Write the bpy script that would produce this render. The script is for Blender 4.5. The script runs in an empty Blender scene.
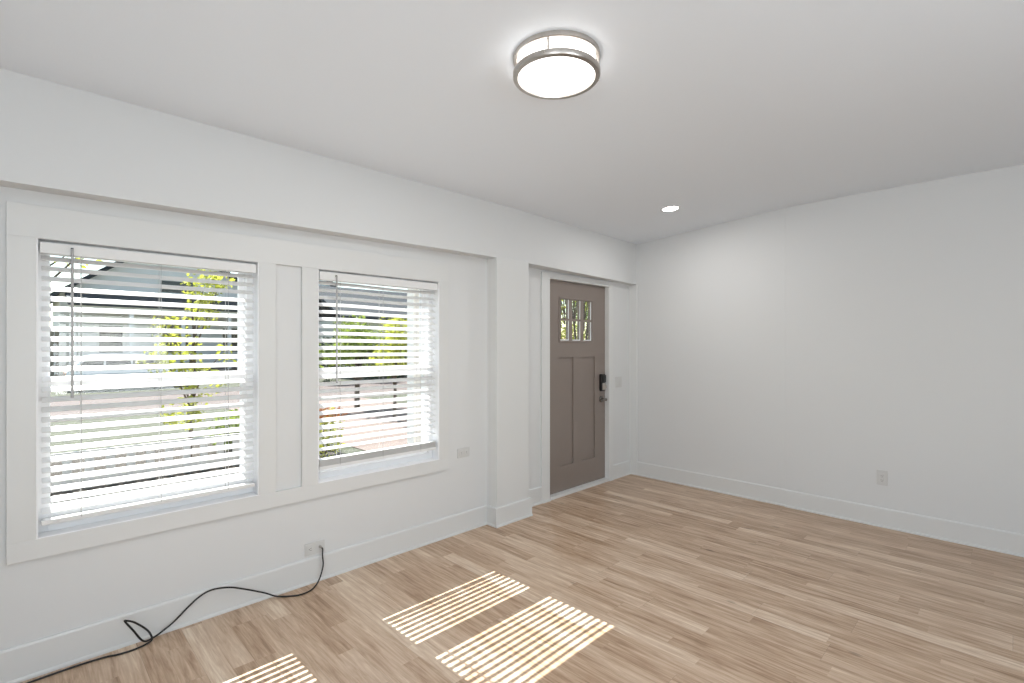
import bpy, bmesh, math, random
from mathutils import Vector, Matrix
S = bpy.context.scene
COL = S.collection
R = math.radians

# ------------------------------------------------------------------ camera
cam_d = bpy.data.cameras.new('camera'); cam = bpy.data.objects.new('camera', cam_d); COL.objects.link(cam)
cam.location = (0, 0, 1.43)
cam.rotation_euler = (R(90), 0, R(45.379 - 90))
cam_d.sensor_width = 36; cam_d.lens = 36 * 498.3 / 1024
cam_d.shift_y = 4.03 / 1024
cam_d.clip_start = .02; cam_d.clip_end = 500
S.camera = cam
S.view_settings.view_transform = 'Standard'; S.view_settings.look = 'None'
S.view_settings.gamma = 1; S.view_settings.use_curve_mapping = False
S.view_settings.exposure = 0.0

# ------------------------------------------------------------------ sky and sun
wd = bpy.data.worlds.new('world'); S.world = wd; wd.use_nodes = True
nt = wd.node_tree; nt.nodes.clear()
wo = nt.nodes.new('ShaderNodeOutputWorld'); bg = nt.nodes.new('ShaderNodeBackground')
sky = nt.nodes.new('ShaderNodeTexSky')
sky.sky_type = 'NISHITA'; sky.sun_disc = False
sky.sun_elevation = R(47.3); sky.sun_rotation = R(0)
sky.air_density = 1.2; sky.dust_density = .5; sky.ozone_density = 1.0
nt.links.new(sky.outputs[0], bg.inputs[0]); nt.links.new(bg.outputs[0], wo.inputs[0])
bg.inputs[1].default_value = 0.25

sun_d = bpy.data.lights.new('sun', 'SUN'); sun = bpy.data.objects.new('sun', sun_d); COL.objects.link(sun)
sun_d.energy = 15.5; sun_d.angle = R(.25); sun_d.color = (1, .985, .965)
sun.rotation_euler = Vector((0.016, -1.0, -1.085)).to_track_quat('-Z', 'Y').to_euler()
sun.location = (0, 12, 12)

# added fill lights, tilted up, in the unseen rear-wall and side-wall openings
REAR_Y = -2.3
for (loc, rot, w_) in (((.9, REAR_Y - .02, 1.35), (R(90 + 38), 0, 0), 48), ((-1.62, -1.0, 1.35), (R(90 + 40), 0, R(-90)), 56)):
    ld = bpy.data.lights.new('window_daylight', 'AREA'); lo = bpy.data.objects.new('window_daylight', ld)
    COL.objects.link(lo); ld.shape = 'RECTANGLE'; ld.size = 1.2; ld.size_y = 1.4; ld.energy = w_
    ld.color = (.89, .955, 1.0)
    lo.location = loc; lo.rotation_euler = rot

# ------------------------------------------------------------------ helpers
def lin(r, g, b):
    f = lambda c: (c / 255 / 12.92) if c / 255 <= .04045 else ((c / 255 + .055) / 1.055) ** 2.4
    return (f(r), f(g), f(b), 1)

def mat(name, col, rough=.5, metal=0, noise=0, nscale=8, bump=0, bscale=60, spec=None, emit=None, estr=0, nstretch=None):
    m = bpy.data.materials.new(name); m.use_nodes = True
    t = m.node_tree; b = t.nodes['Principled BSDF']
    b.inputs['Base Color'].default_value = col; b.inputs['Roughness'].default_value = rough
    b.inputs['Metallic'].default_value = metal
    if spec is not None: b.inputs['Specular IOR Level'].default_value = spec
    tc = t.nodes.new('ShaderNodeTexCoord'); mp = t.nodes.new('ShaderNodeMapping')
    t.links.new(tc.outputs['Object'], mp.inputs[0])
    if nstretch: mp.inputs['Scale'].default_value = nstretch
    if noise:
        n = t.nodes.new('ShaderNodeTexNoise'); n.inputs['Scale'].default_value = nscale; n.inputs['Detail'].default_value = 5
        t.links.new(mp.outputs[0], n.inputs['Vector'])
        cr = t.nodes.new('ShaderNodeValToRGB')
        cr.color_ramp.elements[0].position = .3; cr.color_ramp.elements[1].position = .7
        cr.color_ramp.elements[0].color = tuple(c * (1 - noise) for c in col[:3]) + (1,)
        cr.color_ramp.elements[1].color = tuple(min(1, c * (1 + noise)) for c in col[:3]) + (1,)
        t.links.new(n.outputs['Fac'], cr.inputs[0]); t.links.new(cr.outputs[0], b.inputs['Base Color'])
    if bump:
        n2 = t.nodes.new('ShaderNodeTexNoise'); n2.inputs['Scale'].default_value = bscale
        t.links.new(mp.outputs[0], n2.inputs['Vector'])
        bp = t.nodes.new('ShaderNodeBump'); bp.inputs['Strength'].default_value = bump; bp.inputs['Distance'].default_value = .01
        t.links.new(n2.outputs['Fac'], bp.inputs['Height']); t.links.new(bp.outputs[0], b.inputs['Normal'])
    if emit:
        b.inputs['Emission Color'].default_value = emit; b.inputs['Emission Strength'].default_value = estr
    return m

class MB:
    """collects shapes into one mesh"""
    def __init__(s): s.bm = bmesh.new()
    def box(s, x0, x1, y0, y1, z0, z1):
        vs = [s.bm.verts.new(p) for p in ((x0,y0,z0),(x1,y0,z0),(x1,y1,z0),(x0,y1,z0),(x0,y0,z1),(x1,y0,z1),(x1,y1,z1),(x0,y1,z1))]
        for f in ((0,3,2,1),(4,5,6,7),(0,1,5,4),(1,2,6,5),(2,3,7,6),(3,0,4,7)): s.bm.faces.new([vs[i] for i in f])
        return s
    def lathe(s, prof, c=(0,0,0), axis='Z', n=48, closed=False):
        rings = []
        for r, h in prof:
            ring = []
            for k in range(n):
                a = 2 * math.pi * k / n; u, v = r * math.cos(a), r * math.sin(a)
                p = {'Z': (u, v, h), 'Y': (u, h, v), 'X': (h, u, v)}[axis]
                ring.append(s.bm.verts.new((c[0]+p[0], c[1]+p[1], c[2]+p[2])))
            rings.append(ring)
        m = len(rings)
        for i in range(m if closed else m - 1):
            A, B = rings[i], rings[(i+1) % m]
            for k in range(n):
                s.bm.faces.new((A[k], A[(k+1)%n], B[(k+1)%n], B[k]))
        if not closed:
            s.bm.faces.new(list(reversed(rings[0]))); s.bm.faces.new(rings[-1])
        return s
    def tube(s, pts, r, n=8, caps=True):
        pts = [Vector(p) for p in pts]
        rr = r if isinstance(r, (list, tuple)) else [r] * len(pts)
        rings = []; up = None
        for i, p in enumerate(pts):
            d = (pts[min(i+1, len(pts)-1)] - pts[max(i-1, 0)]).normalized()
            if up is None:
                up = d.orthogonal().normalized()
            else:
                up = (up - d * up.dot(d))
                up = up.normalized() if up.length > 1e-6 else d.orthogonal().normalized()
            v = d.cross(up)
            rings.append([s.bm.verts.new(p + (up*math.cos(2*math.pi*k/n) + v*math.sin(2*math.pi*k/n)) * rr[i]) for k in range(n)])
        for A, B in zip(rings, rings[1:]):
            for k in range(n): s.bm.faces.new((A[k], A[(k+1)%n], B[(k+1)%n], B[k]))
        if caps:
            s.bm.faces.new(list(reversed(rings[0]))); s.bm.faces.new(rings[-1])
        return s
    def prism(s, poly, a0, a1, axis='X'):
        """poly of 2D points extruded along axis; X: (y,z)  Y: (x,z)  Z: (x,y)"""
        def P(u, v, a): return {'X': (a,u,v), 'Y': (u,a,v), 'Z': (u,v,a)}[axis]
        A = [s.bm.verts.new(P(u, v, a0)) for u, v in poly]; B = [s.bm.verts.new(P(u, v, a1)) for u, v in poly]
        n = len(poly)
        for k in range(n): s.bm.faces.new((A[k], A[(k+1)%n], B[(k+1)%n], B[k]))
        s.bm.faces.new(list(reversed(A))); s.bm.faces.new(B)
        return s
    def quad(s, *ps):
        s.bm.faces.new([s.bm.verts.new(p) for p in ps]); return s
    def build(s, name, m, parent=None, bevel=0, smooth=False, segs=2):
        bmesh.ops.recalc_face_normals(s.bm, faces=s.bm.faces[:])
        me = bpy.data.meshes.new(name); s.bm.to_mesh(me); s.bm.free()
        o = bpy.data.objects.new(name, me); COL.objects.link(o)
        if m: me.materials.append(m)
        if smooth:
            for p in me.polygons: p.use_smooth = True
            e = o.modifiers.new('split', 'EDGE_SPLIT'); e.split_angle = R(38)
        if bevel:
            b = o.modifiers.new('bevel', 'BEVEL'); b.width = bevel; b.segments = segs; b.limit_method = 'ANGLE'
        if parent:
            o.parent = parent
            o.matrix_parent_inverse = Matrix.Translation(-Vector(parent.location))
        return o

def tag(o, label, cat, group=None, kind=None):
    o['label'] = label; o['category'] = cat
    if group: o['group'] = group
    if kind: o['kind'] = kind
    return o
def thing(name, label, cat, loc=(0,0,0), group=None, kind=None):
    o = bpy.data.objects.new(name, None); COL.objects.link(o); o.location = loc; o.empty_display_size = .1
    return tag(o, label, cat, group, kind)

def catmull(pts, sub=8):
    P = [Vector(p) for p in pts]; out = []
    for i in range(len(P) - 1):
        a, b, c, d = P[max(i-1, 0)], P[i], P[i+1], P[min(i+2, len(P)-1)]
        for k in range(sub):
            t = k / sub
            out.append(.5 * ((2*b) + (c-a)*t + (2*a-5*b+4*c-d)*t*t + (3*b-a-3*c+d)*t*t*t))
    out.append(P[-1]); return out

# ------------------------------------------------------------------ materials
M_wall = mat('white_wall_paint', lin(222, 223, 223), .6, bump=.03, bscale=180)
M_ceil = mat('white_ceiling_paint', lin(238, 243, 249), .75, bump=.04, bscale=120)
M_trim = mat('white_trim_paint', lin(223, 224, 223), .38)
M_vinyl = mat('white_vinyl', lin(250, 251, 253), .35)
M_slat = mat('white_blind_slat', lin(234, 234, 233), .4)
M_wand = mat('clear_grey_wand', lin(176, 176, 176), .25)
M_cord = mat('white_cord', lin(200, 200, 198), .8)
M_door = mat('taupe_door_paint', lin(138, 127, 120), .42, noise=.03, nscale=3)
M_nickel = mat('brushed_nickel', lin(198, 192, 186), .32, metal=1, noise=.06, nscale=40)
M_knob = mat('dark_satin_nickel', lin(132, 127, 122), .25, metal=1, noise=.05, nscale=40)
M_blk = mat('black_plastic', lin(22, 21, 21), .3)
M_plate = mat('white_plate_plastic', lin(212, 212, 210), .35)
M_slot = mat('dark_slot', lin(50, 50, 50), .6)
M_cable = mat('black_cable_rubber', lin(20, 20, 21), .35)
M_lens = mat('lit_frosted_diffuser', lin(250, 249, 246), .4, emit=(1, .975, .94, 1), estr=2.6)
M_can = mat('lit_led_lens', lin(250, 249, 246), .4, emit=(1, .975, .94, 1), estr=14)

def leaf_mat(name, col, tcol):
    m = mat(name, col, .55, noise=.25, nscale=6); t = m.node_tree
    out = [n for n in t.nodes if n.type == 'OUTPUT_MATERIAL'][0]; b = t.nodes['Principled BSDF']
    tl_ = t.nodes.new('ShaderNodeBsdfTranslucent'); tl_.inputs[0].default_value = tcol
    mx = t.nodes.new('ShaderNodeMixShader'); mx.inputs[0].default_value = .5
    t.links.new(b.outputs[0], mx.inputs[1]); t.links.new(tl_.outputs[0], mx.inputs[2]); t.links.new(mx.outputs[0], out.inputs[0])
    return m

def glass_mat(name, tint=(1, 1, 1, 1), refl=1.0):
    m = bpy.data.materials.new(name); m.use_nodes = True; t = m.node_tree; t.nodes.clear()
    o = t.nodes.new('ShaderNodeOutputMaterial'); mx = t.nodes.new('ShaderNodeMixShader')
    tr = t.nodes.new('ShaderNodeBsdfTransparent'); gl = t.nodes.new('ShaderNodeBsdfGlossy')
    lw = t.nodes.new('ShaderNodeLayerWeight'); pw = t.nodes.new('ShaderNodeMath'); pw.operation = 'POWER'; pw.inputs[1].default_value = 4
    fr = t.nodes.new('ShaderNodeMath'); fr.operation = 'MULTIPLY_ADD'; fr.inputs[1].default_value = .8; fr.inputs[2].default_value = .025
    t.links.new(lw.outputs['Facing'], pw.inputs[0]); t.links.new(pw.outputs[0], fr.inputs[0])
    tr.inputs[0].default_value = tint; gl.inputs['Roughness'].default_value = .01
    t.links.new(fr.outputs[0], mx.inputs[0]); t.links.new(tr.outputs[0], mx.inputs[1]); t.links.new(gl.outputs[0], mx.inputs[2])
    t.links.new(mx.outputs[0], o.inputs[0]); return m
M_glass = glass_mat('window_glass', (.97, .98, .97, 1))

def floor_material():
    m = bpy.data.materials.new('oak_plank_floor'); m.use_nodes = True; t = m.node_tree; N = t.nodes; L = t.links
    b = N['Principled BSDF']
    tc = N.new('ShaderNodeTexCoord'); sx = N.new('ShaderNodeSeparateXYZ'); L.new(tc.outputs['Object'], sx.inputs[0])
    def mth(op, a, c=None, d=None):
        n = N.new('ShaderNodeMath'); n.operation = op
        for i, v in enumerate((a, c, d)):
            if v is None: continue
            if isinstance(v, (int, float)): n.inputs[i].default_value = v
            else: L.new(v, n.inputs[i])
        return n.outputs[0]
    X, Y = sx.outputs[0], sx.outputs[1]
    W, LEN = .182, 1.22
    xs = mth('DIVIDE', mth('ADD', X, 10.0 - .021), W); row = mth('FLOOR', xs); fx = mth('FRACT', xs)
    wn = N.new('ShaderNodeTexWhiteNoise'); wn.noise_dimensions = '1D'; L.new(row, wn.inputs['W'])
    ys = mth('DIVIDE', mth('ADD', mth('ADD', Y, 20.0), mth('MULTIPLY', wn.outputs['Value'], LEN)), LEN)
    colm = mth('FLOOR', ys); fy = mth('FRACT', ys)
    cb = N.new('ShaderNodeCombineXYZ'); L.new(row, cb.inputs[0]); L.new(colm, cb.inputs[1])
    wn2 = N.new('ShaderNodeTexWhiteNoise'); wn2.noise_dimensions = '3D'; L.new(cb.outputs[0], wn2.inputs['Vector'])
    # each plank is printed with two strips of its own tone, ends staggered
    strip = mth('FLOOR', mth('MULTIPLY', fx, 2.0))
    wn3 = N.new('ShaderNodeTexWhiteNoise'); wn3.noise_dimensions = '3D'
    cb2 = N.new('ShaderNodeCombineXYZ'); L.new(mth('ADD', mth('MULTIPLY', row, 2), strip), cb2.inputs[0])
    y2 = mth('DIVIDE', mth('ADD', mth('ADD', Y, 20.0), mth('MULTIPLY', mth('ADD', wn.outputs['Value'], mth('MULTIPLY', strip, .43)), 1.2)), 1.2)
    L.new(mth('FLOOR', y2), cb2.inputs[1]); cb2.inputs[2].default_value = 7.3; L.new(cb2.outputs[0], wn3.inputs['Vector'])
    # grain
    gv = N.new('ShaderNodeCombineXYZ')
    L.new(mth('ADD', X, mth('MULTIPLY', wn3.outputs['Value'], 9.0)), gv.inputs[0])
    L.new(mth('ADD', mth('MULTIPLY', Y, .06), mth('MULTIPLY', wn2.outputs['Value'], 5.0)), gv.inputs[1])
    L.new(wn3.outputs['Value'], gv.inputs[2])
    n1 = N.new('ShaderNodeTexNoise'); n1.inputs['Scale'].default_value = 55; n1.inputs['Detail'].default_value = 7; n1.inputs['Roughness'].default_value = .66
    n1.inputs['Distortion'].default_value = .5
    L.new(gv.outputs[0], n1.inputs['Vector'])
    gv2 = N.new('ShaderNodeCombineXYZ')
    L.new(mth('ADD', X, mth('MULTIPLY', wn2.outputs['Value'], 3.0)), gv2.inputs[0]); L.new(mth('MULTIPLY', Y, .3), gv2.inputs[1])
    n2 = N.new('ShaderNodeTexNoise'); n2.inputs['Scale'].default_value = 7; n2.inputs['Detail'].default_value = 4; n2.inputs['Distortion'].default_value = 1.2
    L.new(gv2.outputs[0], n2.inputs['Vector'])
    # knots
    vo = N.new('ShaderNodeTexVoronoi'); vo.inputs['Scale'].default_value = 2.6
    gv3 = N.new('ShaderNodeCombineXYZ'); L.new(mth('MULTIPLY', X, 1.6), gv3.inputs[0]); L.new(mth('MULTIPLY', Y, .7), gv3.inputs[1]); L.new(gv3.outputs[0], vo.inputs['Vector'])
    knot = N.new('ShaderNodeMapRange'); knot.inputs[1].default_value = .02; knot.inputs[2].default_value = .075; knot.inputs[3].default_value = .55; knot.inputs[4].default_value = 1.0
    L.new(vo.outputs['Distance'], knot.inputs[0])
    tone = mth('ADD', mth('MULTIPLY', mth('POWER', wn3.outputs['Value'], 2.4), .30), mth('ADD', mth('MULTIPLY', n1.outputs['Fac'], 1.4), mth('MULTIPLY', n2.outputs['Fac'], .35)))
    tone = mth('SUBTRACT', tone, .44)
    cr = N.new('ShaderNodeValToRGB'); e = cr.color_ramp.elements
    e[0].position = .08; e[0].color = lin(122, 91, 64)
    e[1].position = .95; e[1].color = lin(234, 216, 194)
    for p, c in ((.32, (172, 142, 115)), (.52, (195, 167, 141)), (.72, (212, 188, 164))):
        x = cr.color_ramp.elements.new(p); x.color = lin(*c)
    L.new(tone, cr.inputs[0])
    # seams
    ex = mth('MINIMUM', fx, mth('SUBTRACT', 1.0, fx)); ey = mth('MINIMUM', fy, mth('SUBTRACT', 1.0, fy))
    sm = mth('MINIMUM', mth('DIVIDE', ex, .007), mth('DIVIDE', ey, .0012)); sm = mth('MINIMUM', sm, 1.0)
    dark = mth('MULTIPLY', mth('ADD', .72, mth('MULTIPLY', sm, .28)), knot.outputs[0])
    mx = N.new('ShaderNodeMix'); mx.data_type = 'RGBA'; mx.blend_type = 'MULTIPLY'; mx.inputs[0].default_value = 1
    cc = N.new('ShaderNodeCombineColor')
    for i in range(3): L.new(dark, cc.inputs[i])
    L.new(cr.outputs[0], mx.inputs[6]); L.new(cc.outputs[0], mx.inputs[7]); L.new(mx.outputs[2], b.inputs['Base Color'])
    b.inputs['Roughness'].default_value = .42
    rr = N.new('ShaderNodeMapRange'); rr.inputs[3].default_value = .30; rr.inputs[4].default_value = .42; L.new(n1.outputs['Fac'], rr.inputs[0]); L.new(rr.outputs[0], b.inputs['Roughness'])
    bp = N.new('ShaderNodeBump'); bp.inputs['Strength'].default_value = .12; bp.inputs['Distance'].default_value = .003
    L.new(mth('MULTIPLY', mth('ADD', n1.outputs['Fac'], mth('MULTIPLY', sm, 1.5)), .5), bp.inputs['Height']); L.new(bp.outputs[0], b.inputs['Normal'])
    return m
M_floor = floor_material()

# ------------------------------------------------------------------ room shell
YW = 2.995          # window wall face
YB = 2.885          # beam face
XR, XL2 = 4.843, 4.852   # right wall faces: near part / far recessed part
XMIN, XMAX = -1.6, 5.0
YD = 3.040          # door part of the wall sits a little deeper
TH = .17
def struct(o, label=None, cat=None):
    o['kind'] = 'structure'
    if label: o['label'] = label; o['category'] = cat
    return o

struct(MB().box(XMIN-.2, XMAX, REAR_Y-.2, YW+.12, -.12, 0).build('floor', M_floor), 'light oak plank floor running towards the window wall', 'floor')

# ceiling: flat, then falling gently towards the window wall
prof = [(REAR_Y-.2, 2.66), (1.2, 2.66), (1.35, 2.658), (1.5, 2.653), (1.7, 2.641), (2.2, 2.604), (2.6, 2.573), (2.885, 2.551), (3.15, 2.549)]
cb = MB(); cb.prism([(y, z) for y, z in prof] + [(3.15, 2.85), (REAR_Y-.2, 2.85)], XMIN-.2, XMAX, 'X')
struct(cb.build('ceiling', M_ceil, smooth=True), 'smooth white painted ceiling', 'ceiling')
def ceil_z(y):
    for (a, za), (b_, zb) in zip(prof, prof[1:]):
        if a <= y <= b_: return za + (zb-za)*(y-a)/(b_-a)

def wall_grid(xs, zs, solid, y0, y1):
    b = MB()
    for i in range(len(xs)-1):
        j = 0
        while j < len(zs)-1:
            if solid(i, j):
                k = j
                while k+1 < len(zs)-1 and solid(i, k+1): k += 1
                b.box(xs[i], xs[i+1], y0, y1, zs[j], zs[k+1]); j = k
            j += 1
    return b
W1 = (.049, .951, .592, 1.896); W2 = (1.286, 2.190, .592, 1.896)
D = (3.478, 4.421, 0.0, 2.046)
xs = [XMIN-.2, W1[0], W1[1], W2[0], W2[1], D[0]-.03, D[1]+.03, XMAX]
b = MB()
b.box(xs[0], xs[1], YW, YW+TH, 0, 2.6)
b.box(xs[1], xs[2], YW, YW+TH, 0, W1[2]-.015); b.box(xs[1], xs[2], YW, YW+TH, W1[3]+.012, 2.6)
b.box(xs[2], xs[3], YW, YW+TH, 0, 2.6)
b.box(xs[3], xs[4], YW, YW+TH, 0, W2[2]-.015); b.box(xs[3], xs[4], YW, YW+TH, W2[3]+.012, 2.6)
b.box(xs[4], 3.03, YW, YW+TH, 0, 2.6); b.box(3.03, xs[5], YD, YW+TH, 0, 2.6)
b.box(xs[5], xs[6], YD, YW+TH, D[3]+.03, 2.6)
b.box(xs[6], xs[7], YD, YW+TH, 0, 2.6)
struct(b.build('wall_front', M_wall), 'white wall with the two blinded windows and the front door', 'wall')
b = MB(); b.box(XR, XR+.16, REAR_Y-.2, 1.445, 0, 2.72); b.box(XL2, XR+.16, 1.445, YD, 0, 2.72)
struct(b.build('wall_right', M_wall, bevel=.0014), 'plain white wall right of the front door, with one outlet', 'wall')
struct(MB().box(XMIN-.2, XMIN, REAR_Y-.2, -1.6, 0, 2.72).box(XMIN-.2, XMIN, -.4, YW, 0, 2.72).box(XMIN-.2, XMIN, -1.6, -.4, 0, .65).box(XMIN-.2, XMIN, -1.6, -.4, 2.05, 2.72).build('wall_left', M_wall), 'plain white side wall behind the camera', 'wall')
b = MB()
zz = (.65, 2.05); A_, C_ = .3, 1.5
b.box(XMIN, A_, REAR_Y-.2, REAR_Y, 0, 2.72); b.box(C_, XR, REAR_Y-.2, REAR_Y, 0, 2.72)
b.box(A_, C_, REAR_Y-.2, REAR_Y, 0, zz[0]); b.box(A_, C_, REAR_Y-.2, REAR_Y, zz[1], 2.72)  # opening added to hold the rear fill light
struct(b.build('wall_back', M_wall), 'white wall behind the camera with a window opening', 'wall')
t_ = .05
b = MB(); y0, y1 = REAR_Y-.16, REAR_Y-.10
b.box(A_, A_+t_, y0, y1, *zz); b.box(C_-t_, C_, y0, y1, *zz); b.box(A_+t_, C_-t_, y0, y1, zz[0], zz[0]+t_); b.box(A_+t_, C_-t_, y0, y1, zz[1]-t_, zz[1]); b.box(A_+t_, C_-t_, y0+.005, y1-.005, 1.33, 1.37)
struct(b.build('window_3', M_vinyl), 'white framed window in the wall behind the camera', 'window')  # invented frame without glass, goes with the rear fill light
b = MB(); x0, x1 = XMIN-.16, XMIN-.10
b.box(x0, x1, -1.6, -1.55, *zz); b.box(x0, x1, -.45, -.4, *zz); b.box(x0, x1, -1.55, -.45, zz[0], zz[0]+t_); b.box(x0, x1, -1.55, -.45, zz[1]-t_, zz[1]); b.box(x0+.005, x1-.005, -1.55, -.45, 1.33, 1.37)
struct(b.build('window_4', M_vinyl), 'white framed window in the side wall behind the camera', 'window')  # invented side frame, added to bring fill light from the left

# beam across the top of the window wall, pilaster, corner strip
b = MB()      # the old beam bows up a little in the middle and runs slightly out of square past the pilaster
b.prism([(XMIN, 2.090), (0, 2.099), (1.2, 2.113), (2.3, 2.124), (2.86, 2.126), (2.86, 2.62), (XMIN, 2.62)], YB, YW+.02, 'Y')
V = [b.bm.verts.new(p) for p in ((2.86, YB, 2.126), (XR+.012, 2.958, 2.106), (XR+.012, YD+.02, 2.106), (2.86, YD+.02, 2.126),
                                 (2.86, YB, 2.62), (XR+.012, 2.958, 2.62), (XR+.012, YD+.02, 2.62), (2.86, YD+.02, 2.62))]
for f_ in ((0,3,2,1),(4,5,6,7),(0,1,5,4),(1,2,6,5),(2,3,7,6),(3,0,4,7)): b.bm.faces.new([V[i] for i in f_])
struct(b.build('trim_3', M_wall), 'deep boxed white beam running above windows and door', 'beam')
struct(MB().box(2.676, 3.045, YB-.003, YD+.02, 0, 2.130).build('trim_4', M_trim, bevel=.003), 'square white pilaster between right window and front door', 'pilaster')
struct(MB().box(4.840, XL2+.01, 2.945, YD+.01, 0, 2.10).build('trim_5', M_trim, bevel=.002), 'thin white corner strip right of the front door', 'trim')

# window casing: one board frame round both windows with a recessed panel between
CY = 2.977
b = MB()
CX0, CX1, CZ0, CZ1 = -.042, 2.27, .507, 2.037
PX0, PX1 = 1.042, 1.190
xs = [CX0, W1[0], W1[1], PX0, PX1, W2[0], W2[1], CX1]
e = .0
b.box(CX0, CX1, CY, YW, 1.896, CZ1)                       # head board
b.box(CX0, CX1, CY, YW, CZ0, .592)                        # bottom board
for a, c in ((CX0, W1[0]), (W1[1], PX0), (PX1, W2[0]), (W2[1], CX1)): b.box(a, c, CY, YW, .592, 1.896)
struct(b.build('trim_1', M_trim, bevel=.0015), 'wide flat white casing framing both windows together', 'window casing')

def window(idx, W, label):
    root = thing('window_%d' % idx, label, 'window', ((W[0]+W[1])/2, 3.09, W[2]), kind='structure')
    x0, x1, z0, z1 = W
    # jamb liner around the reveal
    b = MB(); t = .012
    y0, y1 = 2.981, 3.16
    b.box(x0-.0, x0+t*.5, y0, y1, z0, z1); b.box(x1-t*.5, x1, y0, y1, z0, z1)
    b.box(x0+t*.5, x1-t*.5, y0, y1, z1-.001, z1+.010); b.box(x0+t*.5, x1-t*.5, y0-.001, y1, z0-.012, z0+.004)
    b.build('jamb_liner', M_vinyl, root, bevel=.001)
    # vinyl frame
    fx0, fx1 = x0+.006, x1-.006; f = .034
    b = MB()
    b.box(fx0, fx0+f, 3.06, 3.155, z0+.004, z1-.001); b.box(fx1-f, fx1, 3.06, 3.155, z0+.004, z1-.001)
    b.box(fx0+f, fx1-f, 3.06, 3.155, z1-.030, z1-.001); b.box(fx0+f, fx1-f, 3.055, 3.155, z0+.004, z0+.045)
    b.build('window_frame', M_vinyl, root, bevel=.002)
    gx0, gx1 = x0+.048, x1-.064
    zr = 1.258
    def sash(name, za, zb, y0, y1, bot, top):
        b = MB()
        a0, a1 = fx0+f, fx1-f
        b.box(a0, gx0, y0, y1, za, zb); b.box(gx1, a1, y0, y1, za, zb)
        b.box(gx0, gx1, y0, y1, za, za+bot); b.box(gx0, gx1, y0, y1, zb-top, zb)
        s_ = b.build(name, M_vinyl, root, bevel=.002)
        ym = (y0+y1)/2
        MB().box(gx0-.004, gx1+.004, ym-.002, ym+.002, za+bot-.004, zb-top+.004).build('glass_pane', M_glass, s_)
    sash('lower_sash', z0+.045, zr+.02, 3.072, 3.104, (.705-(z0+.045)), .036)
    sash('upper_sash', zr-.022, z1-.030, 3.112, 3.144, .036, .018)
    return root
window(1, W1, 'larger looking window at far left, blind nearly to the sill')
window(2, W2, 'window nearer the front door, blind raised a little above the sill')

def blind(name, W, zbot, label, nsl, stack, wob):
    x0, x1, z0, z1 = W; z1 -= .003
    root = thing(name, label, 'window blind', ((x0+x1)/2, 3.02, z1-.03), group=None)
    a, c = x0+.014, x1-.014
    MB().box(a, c, 2.992, 3.045, 1.838, z1-.008).build('headrail', M_slat, root, bevel=.003)
    MB().box(a-.002, c+.002, 2.983, 2.991, 1.834, z1-.013).build('valance', M_slat, root, bevel=.002)
    b = MB(); random.seed(hash(W[0]) % 97)
    w, th, tilt = .043, .0026, R(30)
    yc = 3.022
    nseg = 10
    for k in range(nsl):
        zc = 1.816 - .0447*k
        tl = R(32.5 - 10.5*k/25 + random.uniform(-1, 1))
        dy, dz = math.cos(tl)*w/2, math.sin(tl)*w/2
        ny, nz = -math.sin(tl)*th/2, math.cos(tl)*th/2
        if stack and k >= nsl-1: dy, dz, ny, nz = w/2, .004, 0, th/2
        pr = []
        A = []
        for i in range(nseg+1):
            u = i/nseg; x = a+.004 + (c-a-.008)*u
            s_ = wob*math.sin(2*math.pi*u*1.0+.4) * max(0, min(1, (zc-1.25)*3)) 
            zz_ = zc + s_
            A.append([b.bm.verts.new(p) for p in (
                (x, yc-dy-ny, zz_-dz-nz), (x, yc-ny, zz_-nz+.0022), (x, yc+dy-ny, zz_+dz-nz),
                (x, yc+dy+ny, zz_+dz+nz), (x, yc+ny, zz_+nz+.0022), (x, yc-dy+ny, zz_-dz+nz))])
        for P, Q in zip(A, A[1:]):
            for k2 in range(6): b.bm.faces.new((P[k2], P[(k2+1)%6], Q[(k2+1)%6], Q[k2]))
        b.bm.faces.new(list(reversed(A[0]))); b.bm.faces.new(A[-1])
    b.build('slats', M_slat, root, smooth=True)
    b = MB(); b.box(a+.002, c-.002, yc-.026, yc+.026, zbot, zbot+.020)
    if stack:
        for q in range(stack): b.box(a+.004, c-.004, yc-.025, yc+.025, zbot+.023+q*.0055, zbot+.0262+q*.0055)
    b.build('bottom_rail', M_slat, root, bevel=.003)
    n = 3
    for x in (a+.136, (a+c)/2, c-.136):
        b = MB()
        for y in (yc-.0262, yc+.0262): b.tube([(x, y, 1.84), (x, y, zbot+.01)], .0013, 6)
        for k in range(nsl):
            zc = 1.816-.0447*k
            b.tube([(x, yc-.0262, zc-.015), (x, yc+.0262, zc+.011)], .0007, 4)
        b.build('ladder_cord', M_cord, root)
    xw = a + .103
    b = MB(); b.tube([(xw, 2.975, 1.862), (xw, 2.974, 1.20)], .0055, 6)
    b.tube([(xw, 2.985, 1.867), (xw, 2.975, 1.860)], .0025, 6); b.tube([(xw, 2.974, 1.205), (xw, 2.974, 1.196)], .006, 8)
    wd_ = b.build('tilt_wand', M_wand, root)
    MB().box(xw-.005, xw+.005, 2.977, 2.984, 1.857, 1.868).build('wand_hook', M_slot, wd_)
    return root
blind('window_blind', W1, .640, 'white slatted blind on the left-hand window, lowered nearly to the sill', 26, 0, 0)
blind('window_blind', W2, .668, 'white slatted blind on the window nearer the door, stopping above the sill', 24, 7, .003)

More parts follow.
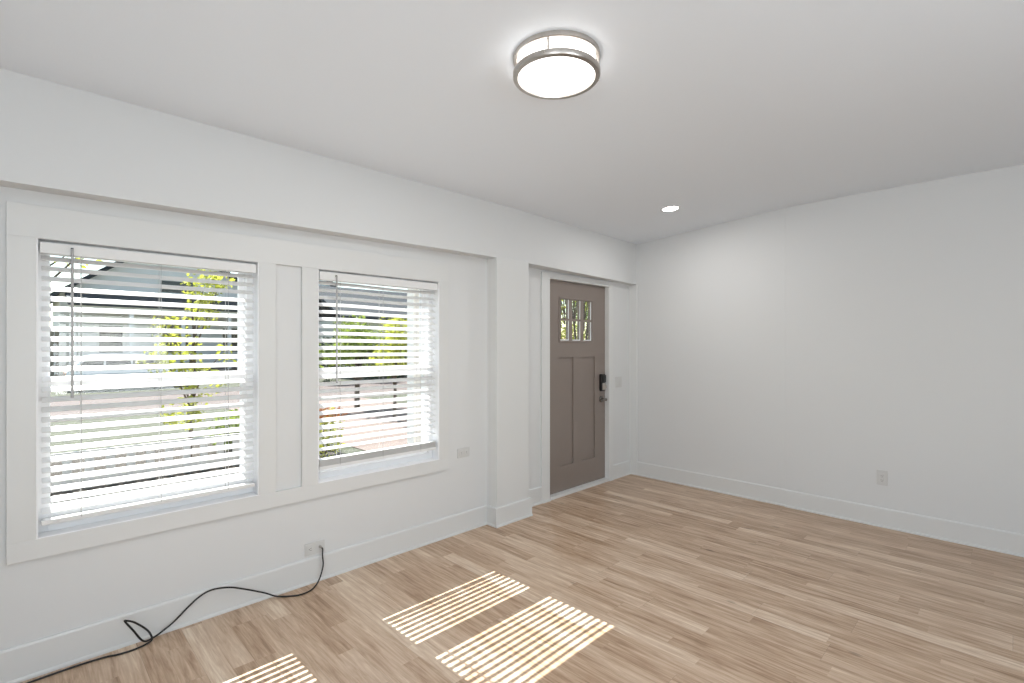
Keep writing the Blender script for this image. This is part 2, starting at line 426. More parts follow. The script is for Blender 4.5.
# door casing, jamb, threshold
b = MB()
cw = .100; cr_ = D[1]+.078; CD = YD-.018
b.box(D[0]-cw-.012, D[0]-.004, CD, YD, 0, 2.10); b.box(D[1]+.006, cr_, CD, YD, 0, 2.10)
b.box(D[0]-.004, D[1]+.006, CD, YD, D[3]+.006, 2.10)
struct(b.build('trim_2', M_trim, bevel=.0015), 'flat white casing around the front door', 'door casing')
door = thing('door_1', 'taupe craftsman front door with six small panes and two tall panels', 'door', ((D[0]+D[1])/2, 3.10, 0), kind='structure')
b = MB()
b.box(D[0]-.029, D[0]-.002, YD-.012, YW+TH, .0, D[3]+.002); b.box(D[1]+.002, D[1]+.029, YD-.012, YW+TH, .0, D[3]+.002)
b.box(D[0]-.029, D[1]+.029, YD-.012, YW+TH, D[3]+.003, D[3]+.029)
b.build('door_jamb', M_trim, door, bevel=.001)
MB().box(D[0]-.029+.03, D[1]-.001, YD-.022, YW+.22, 0, .028).build('threshold', M_trim, door, bevel=.003)
# slab: stiles, rails, panels
y0, y1 = 3.075, 3.119
lx = [3.684, 3.821, 3.869, 4.003, 4.049, 4.183]      # pane edges
lz = [1.479, 1.672, 1.692, 1.879]
px = [3.668, 3.886, 4.011, 4.242]; pz = [.268, 1.316]
b = MB()
b.box(D[0], px[0], y0, y1, .030, D[3]); b.box(px[3], D[1], y0, y1, .030, D[3])
b.box(px[0], px[3], y0, y1, .030, pz[0]); b.box(px[0], px[3], y0, y1, pz[1], lz[0]); b.box(px[0], px[3], y0, y1, lz[3], D[3])
b.box(px[1], px[2], y0, y1, pz[0], pz[1])
b.box(px[0], px[1], y0+.015, y1, *pz); b.box(px[2], px[3], y0+.015, y1, *pz)
b.box(px[0], lx[0], y0, y1, lz[0], lz[3]); b.box(lx[5], px[3], y0, y1, lz[0], lz[3])
b.box(lx[1], lx[2], y0, y1, lz[0], lz[3]); b.box(lx[3], lx[4], y0, y1, lz[0], lz[3])
for q in (0, 2, 4): b.box(lx[q], lx[q+1], y0+.003, y1-.012, lz[1], lz[2])
b.build('door_slab', M_door, door)
b = MB()   # thin raised moulding round the lites
b.box(lx[0]-.022, lx[5]+.022, y0-.008, y0, lz[3]+.004, lz[3]+.020); b.box(lx[0]-.022, lx[5]+.022, y0-.008, y0, lz[0]-.020, lz[0]-.004)
b.box(lx[0]-.022, lx[0]-.004, y0-.008, y0, lz[0]-.004, lz[3]+.004); b.box(lx[5]+.004, lx[5]+.022, y0-.008, y0, lz[0]-.004, lz[3]+.004)
b.build('pane_moulding', M_door, door, bevel=.003)
b = MB()
for q in (0, 2, 4):                   # pale glazing beads inside each opening
    b.box(lx[q], lx[q+1], y0+.005, y0+.014, lz[0], lz[0]+.010)
    b.box(lx[q+1]-.004, lx[q+1], y0+.005, y0+.014, lz[0]+.010, lz[1])
    b.box(lx[q+1]-.004, lx[q+1], y0+.005, y0+.014, lz[2], lz[3])
b.build('glazing_bead', M_vinyl, door)
for q in (0, 2, 4):
    for z_ in ((lz[0], lz[1]), (lz[2], lz[3])):
        MB().box(lx[q], lx[q+1], y0+.0142, y0+.018, *z_).build('glass_pane', M_glass, door)
# keypad deadbolt and lever
kx = 4.350
lk = MB().box(kx-.034, kx+.034, 3.038, 3.075, .952, 1.132).build('deadbolt_body', M_blk, door, bevel=.010, segs=4)
MB().box(kx-.026, kx+.026, 3.026, 3.040, 1.045, 1.122).build('keypad_window', M_blk, lk, bevel=.004)
b = MB(); b.box(kx-.026, kx+.026, 3.028, 3.040, .966, 1.038)
b.build('lock_cover', M_nickel, lk, bevel=.004)
MB().tube([(kx, 3.029, 1.000), (kx, 3.012, 1.000)], .010, 16).box(kx-.004, kx+.004, 3.002, 3.013, .985, 1.015).build('thumb_turn', M_nickel, lk, bevel=.001)
b = MB(); b.lathe([(.033, 3.075), (.033, 3.067), (.028, 3.062), (.013, 3.059), (.011, 3.022), (.014, 3.019), (.014, 3.005), (.010, 3.002)], (kx, 0, .866), 'Y', 28)
kn = b.build('handle_rose', M_knob, door, smooth=True)
MB().tube(catmull([(kx, 3.013, .866), (kx-.03, 3.010, .867), (kx-.055, 3.011, .865), (kx-.085, 3.019, .861)], 5), [.010]*5+[.0085]*5+[.007]*6, 12).build('lever', M_knob, kn, smooth=True)

# ------------------------------------------------------------------ baseboards
BH = .150
def base_profile(o, s):           # o = wall coordinate, s=+1 when the room is on the smaller side
    return [(o, 0), (o-s*.023, 0), (o-s*.023, .009), (o-s*.020, .014), (o-s*.014, .016), (o-s*.014, BH-.008), (o-s*.010, BH), (o, BH)]
def base_x(x0, x1, yw, name, label):       # runs along X
    return (MB().prism(base_profile(yw, 1), x0, x1, 'X'), name, label)
b = MB()
b.prism(base_profile(YW, 1), XMIN, 2.676-.014, 'X')
b.prism(base_profile(YB-.003, 1), 2.676-.0225, 3.045+.0225, 'X')
b.prism([(x, z) for x, z in [(2.676, 0), (2.653, 0), (2.653, .009), (2.656, .014), (2.662, .016), (2.662, BH-.008), (2.666, BH), (2.676, BH)]], YB-.003, YW-.014, 'Y')
b.prism([(x, z) for x, z in [(3.045, 0), (3.068, 0), (3.068, .009), (3.065, .014), (3.059, .016), (3.059, BH-.008), (3.055, BH), (3.045, BH)]], YB-.003, YD, 'Y')
b.prism(base_profile(YD, 1), 3.068, D[0]-cw-.012, 'X')
b.prism([(YD-.018, 0), (YD-.030, 0), (YD-.030, .009), (YD-.026, .013), (YD-.018, .014)], D[0]-cw-.012, D[0]-.002, 'X')
b.prism([(YD-.018, 0), (YD-.030, 0), (YD-.030, .009), (YD-.026, .013), (YD-.018, .014)], D[1]+.002, cr_, 'X')
b.prism(base_profile(YD, 1), cr_, XL2-.004, 'X')
struct(b.build('baseboard_front', M_trim), 'tall white baseboard under the windows and around the pilaster', 'baseboard')
b = MB()
b.prism(base_profile(XR, 1), REAR_Y, 1.445, 'Y')
b.prism(base_profile(XL2+.005, 1), 1.445, YD-.014, 'Y')
struct(b.build('baseboard_right', M_trim), 'tall white baseboard along the right wall with a small jog', 'baseboard')

# ------------------------------------------------------------------ ceiling lights
LX, LY, LZ = 1.625, 1.378, 2.66
lt = thing('flush_ceiling_light', 'round double-ring brushed nickel flush light glowing in mid ceiling', 'ceiling light', (LX, LY, LZ))
MB().lathe([(.168, 2.660), (.183, 2.660), (.184, 2.655), (.184, 2.640), (.181, 2.637), (.168, 2.637)], (LX, LY, 0), n=96, closed=True).build('top_ring', M_nickel, lt, smooth=True)
MB().lathe([(.165, 2.6595), (.1665, 2.650), (.1665, 2.592), (.163, 2.584), (.162, 2.574), (.158, 2.570), (.12, 2.564), (.06, 2.560), (.012, 2.559)], (LX, LY, 0), n=96).build('diffuser', M_lens, lt, smooth=True)
MB().lathe([(.168, 2.590), (.183, 2.590), (.185, 2.588), (.185, 2.571), (.182, 2.567), (.1645, 2.566), (.1630, 2.569), (.1640, 2.584)], (LX, LY, 0), n=96, closed=True).build('bottom_ring', M_nickel, lt, smooth=True)
for k in range(4):
    a = R(30 + 90*k); cx_, cy_ = LX + .178*math.cos(a), LY + .178*math.sin(a)
    b = MB(); b.tube([(cx_, cy_, 2.585), (cx_, cy_, 2.642)], .0045, 8)
    b.build('ring_post', M_nickel, lt)
for k in range(3):
    a = R(-35 + 120*k)
    MB().tube([(LX+.183*math.cos(a), LY+.183*math.sin(a), 2.578), (LX+.192*math.cos(a), LY+.192*math.sin(a), 2.578)], .004, 10).build('set_screw', M_nickel, lt)
pl = bpy.data.lights.new('ceiling_light_glow', 'AREA'); po = bpy.data.objects.new('ceiling_light_glow', pl); COL.objects.link(po)
pl.shape = 'DISK'; pl.size = .30; pl.energy = 12; pl.color = (1, .97, .93); po.location = (LX, LY, 2.553); po.parent = lt; po.matrix_parent_inverse = Matrix.Translation(-Vector((LX, LY, LZ)))

def can(x, y, label, vis_power=6):
    z = ceil_z(y); sl = math.atan2(ceil_z(y+.05)-ceil_z(y-.05), .1)
    root = thing('recessed_light', label, 'recessed light', (0, 0, 0))
    T = []
    b = MB(); b.lathe([(.068, .004), (.082, .004), (.083, -.001), (.080, -.0045), (.072, -.006), (.066, -.003)], n=48, closed=True)
    T.append(b.build('trim_ring', M_trim, root, smooth=True))
    T.append(MB().lathe([(.068, .003), (.067, -.001), (.04, -.0025), (.01, -.003)], n=48).build('lens', M_can, root, smooth=True))
    root.location = (x, y, z); root.rotation_euler = (sl, 0, 0)
    for o in T: o.matrix_parent_inverse = Matrix.Identity(4)
    ld = bpy.data.lights.new('recessed_light_glow', 'AREA'); lo = bpy.data.objects.new('recessed_light_glow', ld); COL.objects.link(lo)
    ld.shape = 'DISK'; ld.size = .12; ld.energy = vis_power; ld.color = (1, .975, .95); lo.parent = root; lo.location = (0, 0, -.008)
    return root
can(3.992, 2.100, 'small round recessed light near the front door corner', 6.5)

# ------------------------------------------------------------------ wall plates
def screw(b, x, y, z, axis='Y'): b.lathe([(.0032, 0), (.003, -.0012)], (x, y, z), axis, 10)
# lower outlet with the cable
ox, oz = 1.272, .203; yf = YW
t = thing('wall_outlet', 'white two-part wall plate low under the windows, black cable plugged in', 'outlet', (ox, yf, oz))
MB().box(ox-.062, ox+.062, yf-.006, yf, oz-.037, oz+.037).build('plate', M_plate, t, bevel=.003)
MB().box(ox-.052, ox-.006, yf-.0085, yf-.004, oz-.022, oz+.022).build('receptacle', M_plate, t, bevel=.0015)
b = MB()
for dz in (-.006, .006): b.box(ox-.030, ox-.022, yf-.0092, yf-.0080, oz+dz-.001, oz+dz+.001)
b.lathe([(.0025, 0), (.0025, -.0008)], (ox-.036, yf-.0085, oz), 'Y', 10)
b.build('socket_slot', M_slot, t)
MB().lathe([(.008, 0), (.008, -.006), (.0048, -.007), (.0048, -.012)], (ox+.031, yf-.006, oz), 'Y', 16).build('coax_jack', M_nickel, t, smooth=True)
# plate by the right window
ox, oz = 2.428, .607
t = thing('wall_outlet', 'small horizontal white outlet right of the window casing', 'outlet', (ox, yf, oz))
MB().box(ox-.060, ox+.060, yf-.006, yf, oz-.037, oz+.037).build('plate', M_plate, t, bevel=.003)
for dx in (-.026, .026):
    r_ = MB().box(ox+dx-.018, ox+dx+.018, yf-.0085, yf-.004, oz-.017, oz+.017).build('receptacle', M_plate, t, bevel=.003)
    b = MB()
    for dz in (-.006, .006): b.box(ox+dx-.004, ox+dx+.004, yf-.0092, yf-.008, oz+dz-.001, oz+dz+.001)
    b.build('socket_slot', M_slot, r_)
# switch plate
ox, oz = 4.620, 1.034; yf = YD
t = thing('light_switch', 'white switch plate with two rockers beside the front door', 'light switch', (ox, yf, oz))
MB().box(ox-.062, ox+.062, yf-.006, yf, oz-.058, oz+.058).build('plate', M_plate, t, bevel=.003)
for dx in (-.024, .024): MB().prism([(yf-.004, oz-.034), (yf-.0105, oz-.034), (yf-.0075, oz), (yf-.0085, oz+.034), (yf-.004, oz+.034)], ox+dx-.0165, ox+dx+.0165, 'X').build('rocker', M_plate, t, bevel=.001)
# right wall outlet
oy, oz = .747, .388; xf = XR
t = thing('wall_outlet', 'white upright outlet on the plain right wall', 'outlet', (xf, oy, oz))
MB().box(xf-.006, xf, oy-.037, oy+.037, oz-.059, oz+.059).build('plate', M_plate, t, bevel=.003)
r_ = MB().box(xf-.0085, xf-.004, oy-.017, oy+.017, oz-.034, oz+.034).build('receptacle', M_plate, t, bevel=.0015)
b = MB()
for dz in (-.018, .016):
    for dy in (-.006, .006): b.box(xf-.0094, xf-.008, oy+dy-.001, oy+dy+.001, oz+dz-.004, oz+dz+.004)
    b.lathe([(.0024, 0), (.0024, -.0009)], (xf-.0085, oy, oz+dz-.010), 'X', 10)
b.build('socket_slot', M_slot, r_)

# ------------------------------------------------------------------ black cable
t = thing('coaxial_cable', 'thin black cable looping from the low wall plate along the baseboard', 'cable', (1.30, 2.95, 0))
pts = [(1.303, 2.972, .203), (1.304, 2.956, .196), (1.302, 2.952, .161), (1.302, 2.945, .099), (1.269, 2.925, .032), (1.215, 2.895, .005), (1.144, 2.878, .005), (1.083, 2.910, .005),
       (1.030, 2.945, .012), (.969, 2.955, .049), (.85, 2.960, .112), (.787, 2.962, .138), (.716, 2.962, .150), (.662, 2.961, .137), (.61, 2.960, .102), (.55, 2.957, .054), (.502, 2.953, .027), (.459, 2.945, .012),
       (.419, 2.935, .017), (.378, 2.93, .088), (.349, 2.93, .139), (.356, 2.932, .139), (.387, 2.935, .117), (.433, 2.93, .066), (.450, 2.915, .026), (.436, 2.918, .008), (.384, 2.909, .004), (.324, 2.913, .004), (.268, 2.932, .004), (.15, 2.94, .004), (-.05, 2.93, .004), (-.35, 2.90, .004)]
MB().tube(catmull(pts, 7), .0043, 10).build('cable_run', M_cable, t, smooth=True)
MB().lathe([(.0062, 2.986), (.0066, 2.984), (.0066, 2.974), (.005, 2.972), (.0045, 2.964), (.0036, 2.962)], (1.303, 0, .203), 'Y', 12).build('connector', M_nickel, t, smooth=True)

# ================================================================== OUTSIDE
GZ = -.55
M_grass = mat('lawn_grass', lin(66, 70, 48), .9, noise=.35, nscale=6, bump=.6, bscale=40)
M_conc = mat('pale_concrete', lin(116, 100, 91), .85, noise=.1, nscale=5)
M_asph = mat('grey_asphalt', lin(100, 88, 82), .9, noise=.08, nscale=9)
M_mulch = mat('brown_mulch', lin(58, 50, 40), .95, noise=.4, nscale=30, bump=.7, bscale=70)
M_leafy = leaf_mat('yellow_green_leaf', lin(160, 164, 52), lin(192, 196, 84))
M_leafg = leaf_mat('mid_green_leaf', lin(88, 110, 42), lin(142, 160, 66))
M_leafd = mat('dark_green_leaf', lin(58, 78, 44), .6, noise=.4, nscale=3)
M_orange = mat('orange_petal', lin(190, 120, 56), .6, noise=.2)
M_bark = mat('grey_brown_bark', lin(92, 78, 66), .9, noise=.3, nscale=14, bump=.6, bscale=30)
M_side = mat('grey_lap_siding', lin(232, 232, 228), .7)
M_sideb = mat('pale_blue_siding', lin(204, 222, 230), .7)
M_sidec = mat('cream_siding', lin(220, 214, 200), .7)
M_roof = mat('dark_shingle_roof', lin(46, 54, 59), .9, noise=.2, nscale=12)
M_white = mat('white_exterior_paint', lin(236, 234, 228), .5)
M_dkwin = mat('dark_window_glass', lin(40, 48, 54), .1)
M_carw = mat('white_car_paint', lin(238, 238, 240), .2)
M_tyre = mat('black_tyre', lin(28, 28, 28), .8)
M_fence = mat('weathered_picket_wood', lin(240, 234, 224), .85, noise=.12, nscale=10)
M_tanf = mat('tan_fence_wood', lin(140, 130, 112), .85, noise=.15, nscale=6)

struct(MB().box(-30, 60, 3.30, 18, GZ-.3, GZ).box(-30, 60, 24, 70, GZ-.3, GZ).build('lawn', M_grass), 'green front lawn beyond the windows', 'lawn')
struct(MB().box(-30, 60, 18, 24, GZ-.3, GZ-.02).build('street', M_asph), 'pale grey street crossing behind the lawn', 'street')
struct(MB().box(4.6, 9.2, 7.4, 18, GZ-.05, GZ+.015).build('driveway', M_conc), 'pinkish concrete drive seen through the window nearer the door', 'driveway')
struct(MB().box(-3, 4.2, 3.4, 11.6, GZ-.05, GZ+.02).build('garden_bed', M_mulch), 'brown mulch bed below the windows', 'garden bed')
struct(MB().box(XMIN-.5, XMAX+.3, 3.165, 3.30, GZ-.3, -.0).build('foundation', M_conc), 'pale foundation wall below the windows', 'foundation')

def leaves(b, c, rad, n, size, rnd):
    for _ in range(n):
        while True:
            p = Vector((rnd.uniform(-1, 1), rnd.uniform(-1, 1), rnd.uniform(-1, 1)))
            if p.length <= 1: break
        q = Vector(c) + Vector((p.x*rad[0], p.y*rad[1], p.z*rad[2]))
        d = Vector((rnd.uniform(-1, 1), rnd.uniform(-1, 1), rnd.uniform(-.8, .3))).normalized()
        v = d.orthogonal().normalized(); v.rotate(Matrix.Rotation(rnd.uniform(0, 6.28), 3, d)); n_ = d.cross(v)
        s_ = size*rnd.uniform(.6, 1.3)
        P = [q, q+d*s_*.5+v*s_*.28+n_*s_*.06, q+d*s_, q+d*s_*.5-v*s_*.28+n_*s_*.06]
        vs = [b.bm.verts.new(x) for x in P]; m_ = b.bm.verts.new(q+d*s_*.5-n_*s_*.05)
        for k in range(4): b.bm.faces.new((vs[k], vs[(k+1)%4], m_))
def tree(name, label, cat, base, h, blobs, n, size, leafm, tr, seed, group=None):
    rnd = random.Random(seed)
    root = thing(name, label, cat, base, group)
    bx, by, bz = base
    b = MB()
    top = Vector((bx+rnd.uniform(-.1, .1)*h*.3, by, bz+h*.8))
    b.tube(catmull([(bx, by, bz-.1), (bx+.03*h*rnd.uniform(-1, 1), by, bz+h*.3), (bx+.04*h*rnd.uniform(-1, 1), by, bz+h*.55), top], 4), [tr*(1-.055*i) for i in range(13)], 9)
    for (c, rad) in blobs:
        st = Vector((bx, by, bz)).lerp(top, min(.9, max(.25, (c[2]-bz)/h*.7)))
        b.tube(catmull([st, st.lerp(Vector(c), .5)+Vector((0, 0, .06*h*rnd.uniform(-.3, 1))), Vector(c)], 4), [tr*.45*(1-.08*i) for i in range(9)], 6)
    b.build('trunk', M_bark, root, smooth=True)
    f = MB(); tot = sum(r[0]*r[1]*r[2] for c, r in blobs)
    for c, r in blobs: leaves(f, c, r, max(20, int(n*r[0]*r[1]*r[2]/tot)), size, rnd)
    f.build('foliage', leafm, root)
    return root
def blobs_for(c, R_, rad, n, seed):
    rnd = random.Random(seed); out = []
    for _ in range(n):
        out.append(((c[0]+rnd.uniform(-1, 1)*R_[0], c[1]+rnd.uniform(-1, 1)*R_[1], c[2]+rnd.uniform(-1, 1)*R_[2]), tuple(rad*rnd.uniform(.7, 1.2) for _ in range(3))))
    return out
def bush(name, label, cat, base, r, h, n, size, m, seed, group=None):
    rnd = random.Random(seed); root = thing(name, label, cat, base, group); bx, by, bz = base
    b = MB()
    for k in range(7):
        a = k*.9; b.tube([(bx+.03*math.cos(a), by+.03*math.sin(a), bz-.03), (bx+r*.35*math.cos(a), by+r*.35*math.sin(a), bz+h*.45), (bx+r*.6*math.cos(a), by+r*.6*math.sin(a), bz+h*.8)], [.014, .01, .005], 5)
    b.build('stem', M_bark, root)
    f = MB(); leaves(f, (bx, by, bz+h*.52), (r, r, h*.5), n, size, rnd); f.build('foliage', m, root); return root

# small yellow-green tree in front of left window
tree('young_tree', 'slender young tree with yellow-green leaves outside the left window', 'tree', (1.98, 9.6, GZ), 3.5,
     [((2.20, 9.6, 2.4), (.30, .4, .35)), ((1.66, 9.5, 1.75), (.24, .3, .26)), ((2.2, 9.7, 2.0), (.28, .3, .3)), ((1.85, 9.6, 1.3), (.38, .3, .35)), ((2.1, 9.4, .85), (.35, .3, .3)), ((1.5, 9.5, 1.2), (.25, .3, .2)), ((2.5, 9.6, 1.3), (.16, .2, .2)), ((1.9, 9.5, .35), (.35, .3, .25)), ((2.45, 9.6, 2.55), (.25, .2, .15))], 1500, .085, M_leafy, .035, 5)
tree('street_tree', 'taller thin-leaved tree whose tips show top left of the left window', 'tree', (-.4, 12.5, GZ), 5.0,
     [((.6, 12.4, 3.1), (.45, .4, .18)), ((1.1, 12.4, 3.55), (.4, .4, .25)), ((-.4, 12.5, 4.0), (1.0, .8, .6)), ((.3, 12.5, 4.4), (.8, .8, .5))], 1300, .10, M_leafy, .07, 9)
# trees seen through the window nearer the door
tree('leafy_tree', 'bright green bushy tree behind the window nearer the door', 'tree', (7.5, 14.5, GZ), 3.0,
     blobs_for((7.5, 14.5, 1.35), (1.1, .7, .55), .6, 9, 3), 3200, .14, M_leafg, .09, 11)
tree('leafy_tree', 'small yellow-leaved tree beside the bright green one', 'tree', (7.0, 11.5, GZ), 2.7,
     blobs_for((6.9, 11.5, 1.45), (.35, .3, .6), .4, 6, 4), 1300, .11, M_leafy, .05, 12)
hx = [(9.3, 25.2), (11.6, 25.6), (13.9, 25.3), (16.2, 25.7), (18.5, 25.4)]
for i, (x, y) in enumerate(hx):
    bush('hedge_shrub', ['dark round shrub, first of the row before the pale houses', 'dark shrub second from the left before the pale houses', 'dark shrub in the middle of the row before the pale houses', 'dark shrub fourth in the row before the pale houses', 'dark shrub at the right end of the row before the pale houses'][i],
         'shrub', (x, y, GZ), 1.02, 2.3+.2*(i % 2), 900, .22, M_leafd, 30+i, 'shrubs across the street')
# flowers and shrubs close by
fl = bush('flowering_shrub', 'low shrub with orange blooms at left edge of the nearer-door window', 'shrub', (3.6, 8.2, GZ), .38, 1.0, 700, .07, M_leafy, 41)
f = MB(); leaves(f, (3.62, 8.1, GZ+.86), (.34, .3, .10), 260, .075, random.Random(8)); f.build('blossom', M_orange, fl)
bush('garden_shrub', 'green shrub behind the picket fence, right of the young tree', 'shrub', (2.9, 10.4, GZ), .5, .8, 600, .09, M_leafg, 43)

# picket fence
t = thing('picket_fence', 'low weathered picket fence outside the left window', 'fence', (1.5, 9.0, GZ))
MB().box(-2, 4.3, 9.02, 9.06, GZ+.10, GZ+.16).box(-2, 4.3, 9.02, 9.06, GZ+.46, GZ+.53).build('rail', M_fence, t)
for k in range(27):
    x = -1.9 + k*.23
    MB().prism([(x, GZ), (x+.10, GZ), (x+.10, GZ+.45), (x+.05, GZ+.50), (x, GZ+.45)], 8.99, 9.015, 'Y').build('picket', M_fence, t)

# parked white car (side on)
def car(cx, cy, gz):
    t = thing('parked_car', 'white estate car parked side-on across the street', 'car', (cx, cy, gz))
    L_, H = 4.8, 1.58
    pr = [(-2.38, .32), (-2.40, .75), (-2.30, .98), (-2.15, 1.05), (-1.80, 1.47), (-1.45, 1.56), (.35, 1.56), (.75, 1.48), (1.40, 1.03), (2.10, .92), (2.36, .78), (2.40, .42), (2.30, .28),
          (1.85, .28), (1.80, .46), (1.66, .60), (1.46, .66), (1.26, .60), (1.12, .46), (1.08, .28), (-1.07, .28), (-1.12, .46), (-1.26, .60), (-1.46, .66), (-1.66, .60), (-1.80, .46), (-1.85, .28)]
    MB().prism([(cx+a, gz+z) for a, z in pr], cy-.88, cy+.88, 'Y').build('body', M_carw, t, bevel=.05, segs=3)
    for ys in (-1, 1):
        b = MB(); yy = cy+ys*.885
        for poly in ([(-1.98, 1.08), (-1.70, 1.42), (-1.15, 1.46), (-1.15, 1.06)], [(-1.07, 1.06), (-1.07, 1.47), (-.18, 1.48), (-.18, 1.04)], [(-.10, 1.04), (-.10, 1.48), (.42, 1.46), (1.05, 1.03)]):
            b.prism([(cx+a, gz+z) for a, z in poly], yy-.008, yy+.008, 'Y')
        b.build('side_window', M_dkwin, t)
        b = MB(); b.box(cx-1.0, cx+1.0, yy-.01, yy+.01, gz+.30, gz+.40); b.build('sill_strip', M_tyre, t)
        for dx in (-.35, .62): MB().box(cx+dx-.1, cx+dx+.1, yy-.02, yy+.02, gz+.92, gz+.95).build('door_handle', M_carw, t)
        for dx in (-1.46, 1.46):
            w = MB().lathe([(.10, -.1), (.31, -.1), (.335, -.06), (.335, .06), (.31, .1), (.10, .1)], (cx+dx, cy+ys*.80, gz+.335), 'Y', 28).build('wheel', M_tyre, t, smooth=True)
            MB().lathe([(.20, -.105), (.21, 0), (.20, .105)], (cx+dx, cy+ys*.80, gz+.335), 'Y', 20).build('hubcap', M_nickel, w)
    for dx, m_ in ((-2.39, M_orange), (2.37, M_vinyl)):
        for ys in (-.62, .62): MB().box(cx+dx-.03, cx+dx+.03, cy+ys-.16, cy+ys+.16, gz+.66, gz+.80).build('lamp', m_, t, bevel=.01)
car(3.8, 29.5, GZ)

# houses across the street
def siding(b, x0, x1, y, z0, z1, step=.16):
    z = z0
    while z < z1-1e-6:
        zt = min(z+step, z1)
        b.prism([(y, z), (y-.025, z), (y-.006, zt), (y, zt)], x0, x1, 'X'); z = zt
def house(name, label, x0, x1, y, zg, zeave, zridge, sm, wins, porch, depth=9, gable=True, over=.5):
    t = thing(name, label, 'house', ((x0+x1)/2, y, zg))
    b = MB(); b.box(x0, x1, y, y+depth, zg, zeave)
    if gable:
        xm = (x0+x1)/2; b.prism([(x0, zeave), (x1, zeave), (xm, zridge-.1)], y, y+depth, 'Y')
    siding(b, x0, x1, y, zg+.3, zeave)
    b.build('wall', sm, t)
    r = MB(); o = over
    if gable:
        xm = (x0+x1)/2; k = (zridge-zeave)/(xm-x0)
        r.prism([(x0-o, zeave-k*o), (xm, zridge), (x1+o, zeave-k*o), (x1+o, zeave-k*o+.22), (xm, zridge+.24), (x0-o, zeave-k*o+.22)], y-.6, y+depth+.3, 'Y')
    else:
        r.prism([(y-o, zeave), (y+depth/2, zridge), (y+depth+o, zeave), (y+depth+o, zeave+.2), (y+depth/2, zridge+.22), (y-o, zeave+.2)], x0-o, x1+o, 'X')
    r.build('roof', M_roof, t)
    for (a, c, z0, z1) in wins:
        w = MB().box(a-.1, c+.1, y-.06, y-.01, z0-.1, z0).box(a-.1, c+.1, y-.06, y-.01, z1, z1+.1).box(a-.1, a, y-.06, y-.01, z0, z1).box(c, c+.1, y-.06, y-.01, z0, z1).box(a, c, y-.05, y-.02, (z0+z1)/2-.03, (z0+z1)/2+.03).build('window_frame', M_white, t)
        MB().box(a, c, y-.045, y-.030, z0, z1).build('window_pane', M_dkwin, w)
    if porch:
        pa, pb, pz = porch
        MB().prism([(y-2.6, pz), (y-.03, pz+.7), (y-.03, pz+.9), (y-2.6, pz+.2)], pa, pb, 'X').build('porch_roof', M_roof, t)
        MB().box(pa, pb, y-2.4, y-.03, zg, zg+.5).build('porch_deck', M_conc, t)
        MB().box(pa, pb, y-2.45, y-2.3, pz-.25, pz).build('porch_beam', M_white, t)
        n = 5
        for k in range(n):
            x = pa+.1+(pb-pa-.4)*k/(n-1); MB().box(x, x+.2, y-2.48, y-2.28, zg+.5, pz-.25).build('porch_post', M_white, t)
        MB().box(pa, pb, y-2.42, y-2.36, zg+1.3, zg+1.36).box(pa, pb, y-2.42, y-2.36, zg+.62, zg+.66).build('porch_rail', M_white, t)
    return t
house('neighbour_house', 'grey gabled house with dark roof across the street, behind the car', 1.6, 12.5, 38, GZ, 4.4, 8.4, M_side,
      [(6.3, 8.2, 4.8, 5.55), (3.3, 4.4, 1.0, 2.6), (9.8, 10.9, 1.0, 2.6), (6.4, 7.8, 1.0, 2.8)], (1.8, 12.3, 3.6))
house('neighbour_house', 'pale blue house whose wall shows left in the window nearer the door', 13.7, 19.0, 40, GZ, 5.6, 8.6, M_sideb,
      [(14.6, 15.8, .8, 2.2), (16.9, 18.1, .8, 2.2)], None)
house('neighbour_house', 'cream house with dark blue-grey roof in the window nearer the door', 13.9, 26.0, 28.5, GZ, 3.0, 5.2, M_sidec,
      [(16.4, 17.6, .9, 2.3), (19, 20.4, .9, 2.3)], None, depth=8, gable=False)
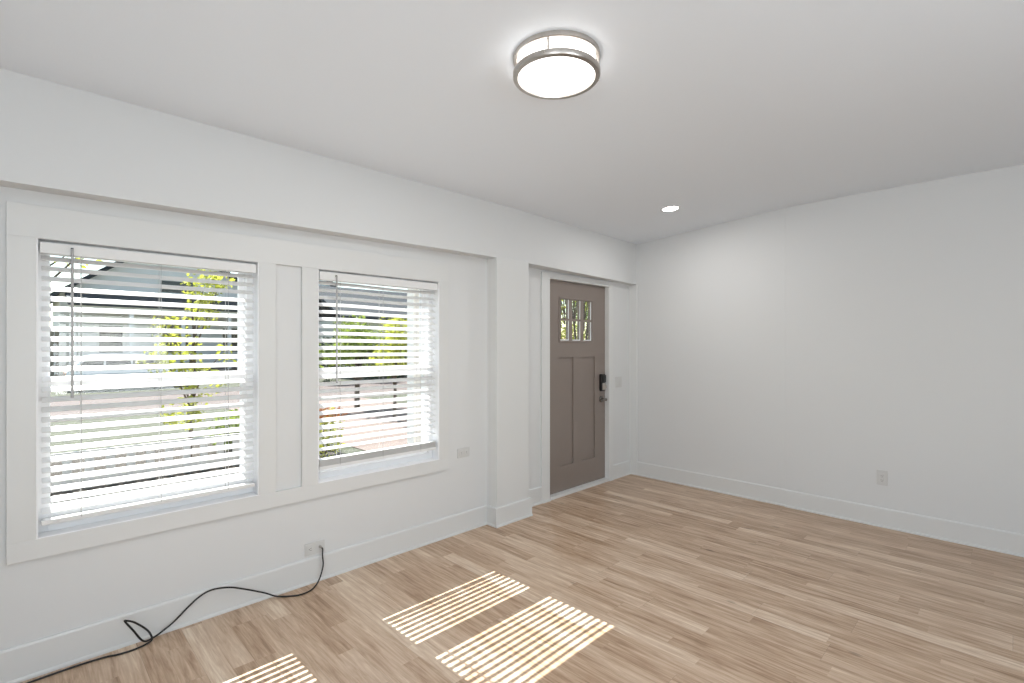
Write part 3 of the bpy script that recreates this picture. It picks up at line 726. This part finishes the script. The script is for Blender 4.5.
# dark timber fence behind the car drive
t = thing('yard_fence', 'tall tan board fence left of the grey house', 'fence', (-4, 36, GZ))
b = MB()
for k in range(60): b.box(-10.5+k*.2, -10.5+k*.2+.185, 36, 36.03, GZ, GZ+2.9+.04*(k % 3))
b.build('board', M_tanf, t)
for k in range(6): MB().box(-10.4+k*2.3, -10.28+k*2.3, 36.03, 36.15, GZ, GZ+2.9).build('post', M_tanf, t)

# trees beyond the front door and far backdrop
tl = [('slender dark-trunked tree nearest beyond the front door panes', 8.47, 7.0), ('slender dark-trunked tree behind the nearest one beyond the front door', 11.43, 9.0), ('slender dark-trunked tree farthest of the three beyond the front door', 14.6, 11.0)]
for i, (lb, x, y) in enumerate(tl):
    tree('slender_tree', lb, 'tree', (x, y, GZ), 7.0, blobs_for((x, y, 4.6), (.5, .5, .8), .6, 6, 60+i), 900, .13, M_leafy, .030+.012*i, 70+i, 'trees beyond the front door')
for i, (x, y) in enumerate(((21, 14.8), (25, 21.6), (35, 25))):
    tree('tall_tree', ['bushy pale green tree nearest behind the slender trunks at the door', 'bushy pale green tree in the middle distance beyond the door', 'bushy green tree farthest beyond the door'][i], 'tree', (x, y, GZ), 7, blobs_for((x, y, 3.4), (1.9, 1.9, 2.4), 1.2, 10, 80+i), [900, 1500, 2600][i], .30, [M_leafy, M_leafy, M_leafg][i], .09, 90+i, 'trees beyond the front door')

# ------------------------------------------------------------------ porch in front of the door
t = thing('front_porch', 'white painted porch with square post outside the front door', 'porch', (4.2, 4.0, -.15))
MB().box(2.50, 7.0, 3.31, 4.75, GZ, -.12).build('porch_floor', M_conc, t)
MB().box(2.45, 7.1, 3.31, 4.85, 2.40, 2.52).build('porch_roof', M_white, t)
MB().box(2.60, 7.0, 4.42, 4.58, 2.18, 2.40).build('porch_beam', M_white, t)
MB().box(2.935, 3.065, 4.44, 4.57, -.12, 2.18).box(2.90, 3.10, 4.40, 4.61, -.12, .05).build('porch_post', M_white, t, bevel=.006)
MB().box(6.7, 6.83, 4.44, 4.57, -.12, 2.18).build('porch_post', M_white, t, bevel=.006)
MB().box(2.95, 3.62, 4.475, 4.515, 1.22, 2.18).build('privacy_panel', M_white, t)
